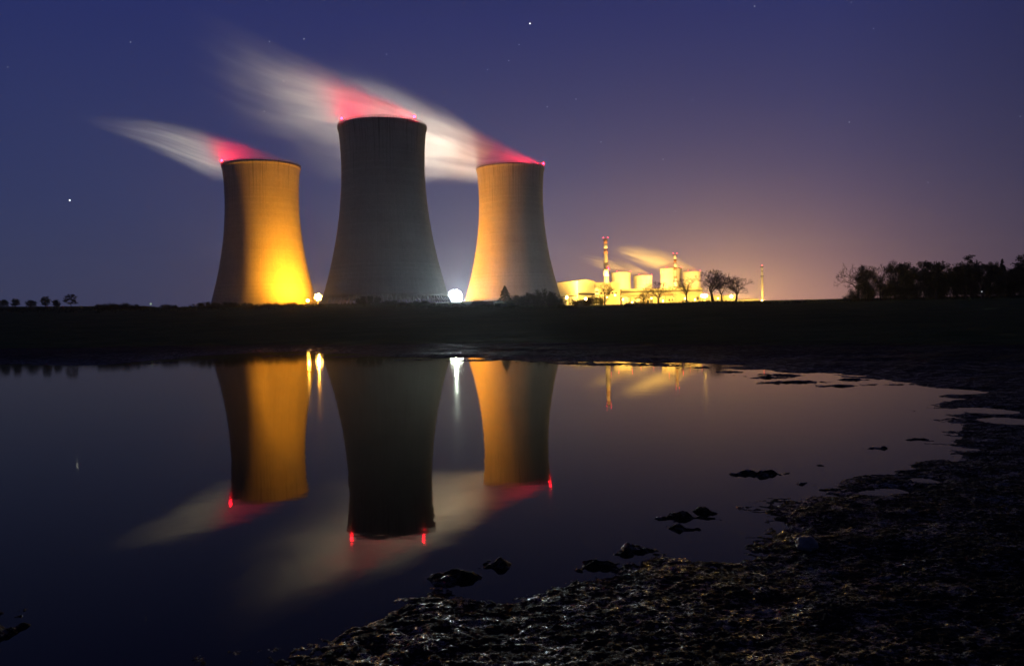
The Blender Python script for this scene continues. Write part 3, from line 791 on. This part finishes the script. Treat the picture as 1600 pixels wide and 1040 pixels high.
# lamps of the plant
G_PL = "sodium lamps among the plant buildings"
def plant_lamp(px, py, Y, watt, r, label, two=False, col=(1.0, 0.56, 0.085), mat=M_SOD_FAR, face=0):
    t, h = lamp_mast("street_lamp", px, py, Y, label, "street lamp", ["11"] if two else ["1"], r, mat, G_PL, 0.15)
    point_light("sodium_glow", t, (0, -1.0, h), watt, col, 1.0, "SPOT", Vector((0, 1, -0.35)), 150, 0.5)
    if face: point_light("sodium_beam", t, (0, -2.0, h), face, col, 1.0, "SPOT", Vector((-0.3, -1, -0.02)), 60, 0.6)
    return t
SMALL = "small orange lamp glowing in the yard before the plant buildings"
plant_lamp(1100, 462, 1100, 1.0e6, 2.2, "largest orange lamp of the plant, blazing between two bare trees", True, face=1.1e6)
plant_lamp(1142, 463, 1120, 4e5, 1.6, "bright orange lamp glowing behind the rightmost bare tree", face=4e5)
plant_lamp(1172, 472.5, 900, 2e5, 1.2, "orange lamp low on the ridge just left of the thin stack", face=3e5)
plant_lamp(1190, 470.5, 1240, 2.5e5, 1.2, "orange lamp at the foot of the thin ventilation stack", face=3e5)
plant_lamp(1223, 472.5, 1260, 1e5, 0.8, "last small lamp at the right end of the lit plant")
plant_lamp(886, 464, 1190, 7e6, 1.0, "lamp shining on the left wall of the big pale hall")
plant_lamp(915, 467, 1180, 6e6, 1.0, "lamp shining on the gable wall of the big pale hall", face=4e5)
for px, py, Y, wt in ((948, 464, 1290, 7e5), (961, 461, 1285, 6e5), (973, 468, 1250, 3e5), (988, 472, 1180, 2e5), (1003, 464, 1300, 4e5), (1018, 466, 1310, 4e5), (1036, 470, 1240, 3e5),
                      (1052, 465, 1310, 4e5), (1070, 466, 1310, 4e5), (1086, 468, 1300, 4e5), (1122, 466, 1260, 3e5), (1158, 471, 1285, 2e5), (1206, 472.5, 1290, 1.5e5)):
    plant_lamp(px, py, Y, wt * 0.55, 0.8, SMALL)
# floodlights behind the long hall that light chimneys, far towers and their steam
def beam_mast(px, Y, h, beams, label):
    p = at(px, 474, Y); gz = ground_z(p.x, Y); t = empty("floodlight_mast", (p.x, Y, gz)); tag(t, label, "floodlight", "floodlights inside the plant")
    MB().tube([(0, 0, -0.5), (0, 0, h)], [0.35, 0.22], 8).build("pole", M_STEEL, t)
    for aim, watt, cone in beams:
        a = Vector(aim).normalized(); cc = Vector((0, 0, h)) + a * 0.8
        MB().tube([cc - a * 0.9, cc - a * 0.5, cc + a * 0.2], [0.2, 0.6, 0.75], 12).build("lamp_head", M_STEEL, t)
        point_light("beam", t, cc + a * 0.6, watt, (1.0, 0.55, 0.12), 0.6, "SPOT", a, cone, 0.7)
beam_mast(955, 1418, 12, [((-12, 32, 60), 2.0e6, 90)], "floodlight mast near the foot of the taller striped chimney behind the square block")
beam_mast(1062, 1640, 12, [((-14, 60, 60), 2.0e6, 95)], "floodlight mast near the foot of the second striped chimney")
beam_mast(1010, 2150, 15, [((-80, 380, 60), 2.2e7, 80), ((60, 300, 50), 2.2e7, 90), ((-60, 380, 130), 1.5e7, 80)], "floodlight mast in front of the four far cooling towers")
beam_mast(1098, 2420, 15, [((5, 330, 50), 2.2e7, 80), ((-60, 340, 180), 2.2e7, 80)], "added floodlight mast in front of the rightmost far cooling tower")  # mast added because the other beams leave this tower dark
beam_mast(1188, 1570, 6, [((4, 30, 45), 3.0e5, 100)], "floodlight mast behind the low sheds aimed at the thin stack")

# ------------------------------------------------------------------ trees and shrubs
def grow(seed, height, spread=0.9, depth=6, upright=0.35, trunk=0.28, twig=0.035, kids=(2, 3)):
    rnd = random.Random(seed); trunk_mb, twig_mb, tips = MB(), MB(), []
    def rec(p, d, ln, r, lev):
        n = 3; pts, rads = [p], [r]
        r1 = max(r * 0.62, twig * 0.6)
        for i in range(n):
            jt = 0.04 if lev == 0 else 0.16
            d = (d + Vector((rnd.gauss(0, jt), rnd.gauss(0, jt), rnd.gauss(0, .10) + upright * 0.12))).normalized()
            p = p + d * ln / n; pts.append(p); rads.append(r + (r1 - r) * (i + 1) / n)
        (trunk_mb if lev < 2 else twig_mb).tube(pts, rads, 7 if lev == 0 else 5 if lev < 3 else 3, cap=False)
        if lev >= depth: tips.append((p, d)); return
        k = rnd.randint(*kids) + (1 if lev == 0 else 0)
        for j in range(k):
            a = 2 * pi * (j + rnd.random() * 0.7) / k; ax = d.orthogonal().normalized(); ay = d.cross(ax)
            sp = spread * rnd.uniform(0.55, 1.1)
            nd = (d + (ax * cos(a) + ay * sin(a)) * sp + Vector((0, 0, upright * 0.35))).normalized()
            rec(p, nd, ln * rnd.uniform(0.66, 0.86), r1 * rnd.uniform(0.68, 0.85), lev + 1)
        if lev >= 1:                         # side twigs along the limb
            for q in pts[1:-1]:
                nd = (d + Vector((rnd.gauss(0, .8), rnd.gauss(0, .8), rnd.gauss(0.15, .5)))).normalized()
                rec(q, nd, ln * rnd.uniform(0.35, 0.6), r1 * 0.45, min(depth, lev + 2))
    rec(Vector((0, 0, -0.15)), Vector((0, 0, 1)), height * 0.22, trunk, 0)
    top = max(v[2] for v in twig_mb.v); k = height / top
    for mb in (trunk_mb, twig_mb): mb.v = [(v[0] * k, v[1] * k, v[2] * k) for v in mb.v]
    return trunk_mb, twig_mb, [(p * k, d) for p, d in tips]

def leaf_cards(rnd, centres, n, size, spread):
    mb = MB()
    for _ in range(n):
        c = centres[rnd.randrange(len(centres))]
        p = Vector(c) + Vector((rnd.gauss(0, spread), rnd.gauss(0, spread), rnd.gauss(0, spread * 0.8)))
        a = Vector((rnd.gauss(0, 1), rnd.gauss(0, 1), rnd.gauss(0, 1))).normalized(); b = a.orthogonal().normalized(); s = size * rnd.uniform(0.6, 1.3)
        mb.add([p - a * s, p + b * s * 0.5, p + a * s, p - b * s * 0.5], [(0, 1, 2, 3)])
    return mb

BARE = [grow(s, 10, sp, 6, up, 0.30) for s, sp, up in ((3, 0.95, 0.25), (14, 0.85, 0.35), (25, 1.05, 0.2))]
BARE_ME = []
for tr, tw, tips in BARE:
    a = tr.build("trunk", M_BARK); b = tw.build("crown", M_TWIG); BARE_ME.append((a.data, b.data)); bpy.data.objects.remove(a); bpy.data.objects.remove(b)
LEAFY_ME = []
for s, sp, up, den in ((31, 0.85, 0.35, 5000), (42, 0.8, 0.45, 8000), (53, 0.95, 0.3, 11000)):
    tr, tw, tips = grow(s, 10, sp, 5, up, 0.30)
    rnd = random.Random(s); cs = [p for p, d in tips]
    lf = leaf_cards(rnd, cs, den, 0.17, 0.28)
    n0 = len(tw.f); tw.add(lf.v, lf.f)
    a = tr.build("trunk", M_BARK); b = tw.build("crown", M_TWIG); b.data.materials.append(M_LEAF_DARK)
    for i in range(n0, len(b.data.polygons)): b.data.polygons[i].material_index = 1
    LEAFY_ME.append((a.data, b.data)); bpy.data.objects.remove(a); bpy.data.objects.remove(b)

def tree(kind, px, Y, hpx, label, group, wide=1.0, rz=0.0, name="bare_tree", base_py=None, sink=0.1):
    x = (px - 800) / FPX * Y
    gz = ground_z(x, Y)
    # the ground line tilts with the camera roll: find the true x for the picture column at the foot
    d = ray(px, base_py or 473); x = d.x / d.y * Y; gz = ground_z(x, Y)
    h = hpx / FPX * Y
    o = empty(name, (x, Y, gz - sink), rz); tag(o, label, "tree", group)
    o.scale = (h / 10 * wide, h / 10 * wide, h / 10)
    for nm, me in zip(("trunk", "crown"), kind):
        c_ = bpy.data.objects.new(nm, me); C.objects.link(c_); c_.parent = o
    return o
G_R = "bare trees on the ridge before the plant"
tree(BARE_ME[1], 945, 290, 40, "slender bare tree in front of the square block, beside dark bushes", G_R, 0.85, 0.3)
tree(BARE_ME[0], 1029, 285, 40, "low spreading bare tree in front of the long hall", G_R, 1.15, 1.2)
tree(BARE_ME[1], 1073, 282, 42, "small bare tree left of the largest orange lamp", G_R, 1.0, 2.2)
tree(BARE_ME[2], 1114, 282, 53, "tallest broad bare tree, just right of the largest orange lamp", G_R, 1.3, 0.8)
tree(BARE_ME[0], 1128, 290, 46, "bare tree merging with the tallest one on its right", G_R, 0.8, 2.9)
tree(BARE_ME[2], 1150, 284, 43, "rightmost bare tree of the row before the plant", G_R, 1.2, 4.1)
tree(BARE_ME[1], 1006, 300, 24, "small dark bare tree behind the yard bushes", G_R, 1.2, 5.0)
G_W = "trees of the dark wood edge on the right"
WOOD = [(1341, 250, 62, 1, "left end bare tree of the dark wood, open crowned over a bush", BARE_ME[0], 0.85),
        (1352, 262, 54, 1, "thin tree right behind the left end tree of the wood", LEAFY_ME[0], 0.75),
        (1376, 255, 58, 1, "slim tree of the wood with sky showing between its limbs", BARE_ME[1], 0.75),
        (1398, 250, 65, 1, "tall narrow bare tree standing out above the left part of the wood", BARE_ME[2], 0.6),
        (1412, 262, 56, 1, "dense tree right of the tall narrow bare one", LEAFY_ME[1], 0.85),
        (1430, 248, 58, 1, "round dense dark tree in the left middle of the wood", LEAFY_ME[2], 0.95),
        (1452, 258, 58, 1, "dense tree left of the dip in the wood top", LEAFY_ME[1], 0.9),
        (1474, 250, 52, 1, "lower dense tree at the dip of the wood top", LEAFY_ME[2], 0.95),
        (1496, 262, 56, 1, "tree just left of the high dome crowned tree", LEAFY_ME[0], 1.0),
        (1520, 248, 66, 1, "high dome crowned tree of the wood, greenest of the row", LEAFY_ME[2], 1.0),
        (1535, 240, 52, 1, "middle sized tree before the gap right of the dome crowned tree", LEAFY_ME[1], 1.1),
        (1582, 246, 54, 1, "dense tree right of the pointed spruce", LEAFY_ME[2], 1.1),
        (1508, 240, 48, 1, "short dense tree in front of the dome crowned tree", LEAFY_ME[1], 1.2),
        (1463, 242, 46, 1, "short dense tree filling the dip of the wood", LEAFY_ME[1], 1.2),
        (1546, 262, 54, 1, "low dense tree right of the dome crowned tree", LEAFY_ME[1], 0.95),
        (1600, 250, 62, 1, "dark tree at the right edge of the frame", LEAFY_ME[2], 1.0),
        (1630, 262, 74, 1, "tall tree beyond the right edge of the frame", LEAFY_ME[1], 1.0)]
for i, (px, Y, hp, _, lab, kd, wd) in enumerate(WOOD):
    tree(kd, px, Y, hp, lab, G_W, wd, i * 1.3, "wood_tree", 466)

def conifer(px, Y, hpx, label, group, base_py=474, wide=1.0, seed=1):
    rnd = random.Random(seed); d = ray(px, base_py); x = d.x / d.y * Y; gz = ground_z(x, Y); h = hpx / FPX * Y
    o = empty("conifer", (x, Y, gz - 0.1)); tag(o, label, "tree", group)
    MB().tube([(0, 0, 0), (0, 0, h * 0.95)], [h * 0.025, h * 0.004], 7).build("trunk", M_BARK, o)
    mb = MB()
    for i in range(int(h * 20)):
        zt = h * (0.06 + 0.94 * (i / (h * 20)) ** 0.9); rr = h * 0.30 * wide * (1 - zt / h) ** 0.85 * rnd.uniform(0.75, 1.15) + 0.1
        a = rnd.random() * 2 * pi
        for j in range(26):
            f_ = rnd.random() ** 0.6; c_ = Vector((cos(a) * rr * f_, sin(a) * rr * f_, zt - rr * f_ * 0.35 + rnd.gauss(0, .08)))
            dd = Vector((cos(a) + rnd.gauss(0, .7), sin(a) + rnd.gauss(0, .7), -0.3 + rnd.gauss(0, .3))).normalized(); b = dd.orthogonal().normalized(); s = rnd.uniform(.16, .34)
            mb.add([c_ - dd * s, c_ + b * s * .3, c_ + dd * s, c_ - b * s * .3], [(0, 1, 2, 3)])
    mb.build("crown", M_NEEDLE, o)
conifer(789, 255, 33, "dark bushy conifer in front of the foot of the right cooling tower", None, 474, 2.0, 4)
conifer(1567, 255, 60, "pointed spruce standing above the right part of the wood", G_W, 466, 0.8, 6)

def bush(px, Y, wpx, hpx, label, group, mat=M_LEAF_DARK, seed=0, base_py=475, dense=1.0, twiggy=0.3):
    rnd = random.Random(seed * 7 + int(px)); d = ray(px, base_py); x = d.x / d.y * Y; gz = ground_z(x, Y)
    wd, h = wpx / FPX * Y, hpx / FPX * Y
    o = empty("bush", (x, Y, gz - 0.1)); tag(o, label, "bush", group)
    st = MB(); cs = []
    for k in range(int(10 + wd * 3)):
        b0 = Vector((rnd.uniform(-.35, .35) * wd, rnd.uniform(-.3, .3) * wd * 0.7, 0))
        e = 1 - (abs(b0.x) / (0.5 * wd + 0.01)) ** 2 * 0.7
        tp = b0 + Vector((rnd.gauss(0, .10) * wd + b0.x * 0.35, rnd.gauss(0, .1) * wd, h * rnd.uniform(0.55, 1.0) * e))
        st.tube([b0, (b0 + tp) / 2 + Vector((rnd.gauss(0, .1), 0, 0)), tp], [0.05, 0.035, 0.015], 3, cap=False)
        for f_ in (0.3, 0.5, 0.65, 0.8, 0.92): cs.append(b0.lerp(tp, f_))
    st.build("stems", M_TWIG, o)
    leaf_cards(rnd, cs, int(220 * wd * h * dense), 0.13, 0.22 + 0.03 * h).build("foliage", mat, o)
    return o
G_B = "bushes along the ridge"
bush(575, 275, 46, 15, "round dark bush before the foot of the middle cooling tower", G_B)
for i, (px, wp, hp, lab) in enumerate([(170, 44, 11, "left bush of the dark pair on the ridge left of the towers"), (197, 48, 10, "right bush of the dark pair on the ridge left of the towers"),
                                       (262, 26, 8, "small low bush on the ridge midway to the left tower"), (322, 40, 10, "low bush at the left foot of the left cooling tower"),
                                       (352, 38, 9, "low bush under the grey side of the left tower"), (385, 30, 7, "low bush under the middle of the left tower"),
                                       (425, 34, 6, "flat bush under the bright part of the left tower"), (455, 26, 6, "flat bush left of the small orange street lamp"),
                                       (612, 34, 8, "low bush right of the round bush before the middle tower"), (650, 50, 7, "long low bush before the right half of the middle tower"),
                                       (745, 26, 9, "spiky low bush just right of the blue-white floodlight"), (764, 24, 8, "spiky low bush left of the conifer"),
                                       (805, 26, 18, "bush leaning on the right of the conifer"), (826, 30, 22, "tall dark bush before the shaded side of the right tower"),
                                       (850, 40, 30, "largest dark bush at the right foot of the right cooling tower"), (868, 30, 18, "bush at the right edge of the right tower's foot"),
                                       (908, 32, 14, "twiggy bush before the big hall"), (928, 30, 19, "dark bush left of the slender bare tree"),
                                       (985, 24, 9, "small bush in front of the plant yard"), (1001, 26, 10, "bush below the small dark bare tree"),
                                       (1328, 22, 12, "small bush at the left end of the dark wood")]):
    bush(px, 262 + (i * 37) % 18, wp, hp, lab, G_B, seed=i, base_py=480 if px < 400 else 475, dense=1.0 if hp > 9 else 0.8)
# undergrowth that closes the foot of the wood
for i, px in enumerate(range(1352, 1640, 22)):
    bush(px, 244 + (i * 13) % 12, 42, 33 + (i * 7) % 9, "dark undergrowth bush closing the foot of the wood", "undergrowth bushes of the wood", seed=40 + i, base_py=466, dense=1.0)
G_F = "small round trees far off on the left"
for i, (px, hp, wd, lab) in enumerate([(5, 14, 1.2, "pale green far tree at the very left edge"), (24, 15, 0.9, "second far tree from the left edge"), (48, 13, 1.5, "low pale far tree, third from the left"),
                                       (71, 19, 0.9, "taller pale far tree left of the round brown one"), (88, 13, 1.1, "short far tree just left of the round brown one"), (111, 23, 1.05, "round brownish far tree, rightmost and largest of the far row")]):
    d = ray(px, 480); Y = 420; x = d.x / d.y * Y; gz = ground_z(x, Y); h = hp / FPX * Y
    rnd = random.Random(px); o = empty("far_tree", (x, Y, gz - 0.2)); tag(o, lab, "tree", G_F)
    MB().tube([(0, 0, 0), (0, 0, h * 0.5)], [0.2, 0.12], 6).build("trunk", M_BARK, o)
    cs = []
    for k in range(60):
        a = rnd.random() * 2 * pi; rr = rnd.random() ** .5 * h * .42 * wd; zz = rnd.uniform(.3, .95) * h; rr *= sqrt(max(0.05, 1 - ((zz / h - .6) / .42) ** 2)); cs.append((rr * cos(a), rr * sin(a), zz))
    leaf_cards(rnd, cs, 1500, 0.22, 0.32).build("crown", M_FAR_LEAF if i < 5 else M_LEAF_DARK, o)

# tall grass along the crest
def crest_grass():
    rnd = random.Random(77); mb = MB()
    xs = [rnd.uniform(-230, 235) for _ in range(9000)]; ys = [rnd.triangular(225, 305, 275) for _ in xs]
    X, Y = np.array(xs), np.array(ys); Zs = terrain(X, Y)[0]; cl = fbm(X * 0.09, Y * 0.09, 3, 61)
    for x, y, z, c in zip(xs, ys, Zs, cl):
        h = rnd.uniform(0.25, 0.55) * (1 + 1.6 * max(0, c)); wv = rnd.uniform(0.05, 0.16); a = rnd.random() * pi; lx, ly = rnd.gauss(0, .2), rnd.gauss(0, .2)
        for q in range(3):
            aa = a + q * 1.05; ox, oy = rnd.gauss(0, .12), rnd.gauss(0, .12)
            mb.add([(x + ox - wv * cos(aa), y + oy - wv * sin(aa), z - .05), (x + ox + wv * cos(aa), y + oy + wv * sin(aa), z - .05), (x + ox + lx * (q - 1) + 0.1 * rnd.gauss(0, 1), y + oy + ly, z + h * rnd.uniform(.7, 1.2))], [(0, 1, 2)])
    tag(mb.build("grass", M_LEAF), "uneven tall grass along the dark ridge", "grass", kind="stuff")
crest_grass()

# perimeter fence in front of the middle tower
def fence():
    Y = 300; a = at(598, 474, Y); b = at(705, 473, Y); n = 40
    gz = ground_z((a.x + b.x) / 2, Y); o = empty("perimeter_fence", (a.x, Y, gz)); tag(o, "low dark perimeter fence along the ridge below the middle cooling tower", "fence")
    L = b.x - a.x; p0 = MB().tube([(0, 0, -0.4), (0, 0, 1.9), (0, -0.25, 2.2)], [0.07, 0.07, 0.05], 6).build("fence_post", M_RAIL, o)
    for k in range(1, n):
        xx = k * L / (n - 1); c_ = p0.copy(); C.objects.link(c_); c_.parent = o; c_.location = (xx, 0, ground_z(a.x + xx, Y) - gz)
    mb = MB()
    for zz in np.linspace(0.15, 1.85, 9):
        mb.tube([(k * L / 12, 0.04, zz + ground_z(a.x + k * L / 12, Y) - gz) for k in range(13)], [0.022] * 13, 4)
    mb.build("fence_wire", M_RAIL, o)
fence()
# small white lamp post on the slope before the wood
t, h = lamp_mast("marker_light", 1533, 458.5, 236, "tiny white light on a short post before the dark wood", "light", ["1"], 0.16, glow("marker_white", (0.9, 0.95, 1.0), 0.5), None, 0.05)
# distant pale light that shows over the ridge on the left
t, h = lamp_mast("street_lamp", 236, 476, 420, "faint pale light peeping over the ridge left of the towers", "street lamp", ["1"], 0.6, glow("pale_lamp", (0.7, 0.9, 0.75), 0.35), None, 0.08)

# ------------------------------------------------------------------ stones on the shore
def rock(px, py, size, label, group, seed):
    rnd = random.Random(seed); x, y = on_water(px, py)
    import bmesh
    bm = bmesh.new(); bmesh.ops.create_icosphere(bm, subdivisions=3, radius=1.0)
    off = Vector((rnd.random() * 9, rnd.random() * 9, rnd.random() * 9))
    from mathutils import noise as mn
    for v in bm.verts:
        p = v.co.normalized(); k = 1 + 0.28 * mn.noise(p * 1.3 + off) + 0.09 * mn.noise(p * 4 + off)
        v.co = Vector((p.x * k * 1.25, p.y * k * 0.9, max(p.z, -0.5) * k * 0.72)) * size
    me = bpy.data.meshes.new("stone"); bm.to_mesh(me); bm.free(); me.materials.append(M_STONE)
    o = bpy.data.objects.new("stone", me); C.objects.link(o)
    o.location = (x, y, float(terrain(np.array([x]), np.array([y]))[0][0]) + size * 0.25); o.rotation_euler = (0, 0, rnd.random() * 6)
    tag(o, label, "stone", group)
M_STONE = simple("stone", (0.13, 0.13, 0.125), 0.6, 0, 0.35, 9, 0.5)
rock(1261, 862, 0.075, "pale rounded stone lying on the mud at the right shore", None, 1)

# ------------------------------------------------------------------ stars
def star(px, py, r, label, group, mat):
    p = at(px, py, 20000)
    mb = MB().lathe([(0.01, -r), (r * .7, -r * .7), (r, 0), (r * .7, r * .7), (0.01, r)], 8)
    o = mb.build("star", mat, None, True, p); tag(o, label, "star", group)
star(109, 313, 21, "brightest white star, low in the left sky beside no other", None, M_STAR_B)
star(828, 37, 17, "bright star high in the middle of the sky above the right tower", None, M_STAR_B)
G_S = "faint stars in the evening sky"
for px, py in ((204, 66), (475, 61), (811, 70), (762, 109), (795, 95), (413, 174), (421, 65), (604, 85), (939, 222), (1327, 191), (1179, 10), (1365, 45), (1594, 182), (1055, 330), (1450, 285), (1036, 249), (1082, 156), (900, 155), (855, 167), (12, 105), (443, 127), (1330, 4)):
    star(px, py, 11 if px not in (204, 475, 1179, 1327) else 15, "faint white star in the blue evening sky", G_S, M_STAR)

for o in scene.objects:
    if o.type == "LIGHT": o.visible_camera = True

# ------------------------------------------------------------------ night air that glows round the lamps
def haze(density):
    m = bpy.data.materials.new("night_haze"); m.use_nodes = True; t = m.node_tree; t.nodes.clear()
    out = t.nodes.new("ShaderNodeOutputMaterial"); pv = t.nodes.new("ShaderNodeVolumePrincipled"); t.links.new(pv.outputs[0], out.inputs["Volume"])
    pv.inputs["Color"].default_value = (0.9, 0.9, 0.92, 1); pv.inputs["Density"].default_value = density; pv.inputs["Anisotropy"].default_value = 0.8
    o = MB().box(-4700, 4700, -4700, 4700, -4, 420).build("haze", m); tag(o, "thin night haze over the pond and the plant", "haze", kind="stuff")
if HAZE: haze(HAZE)
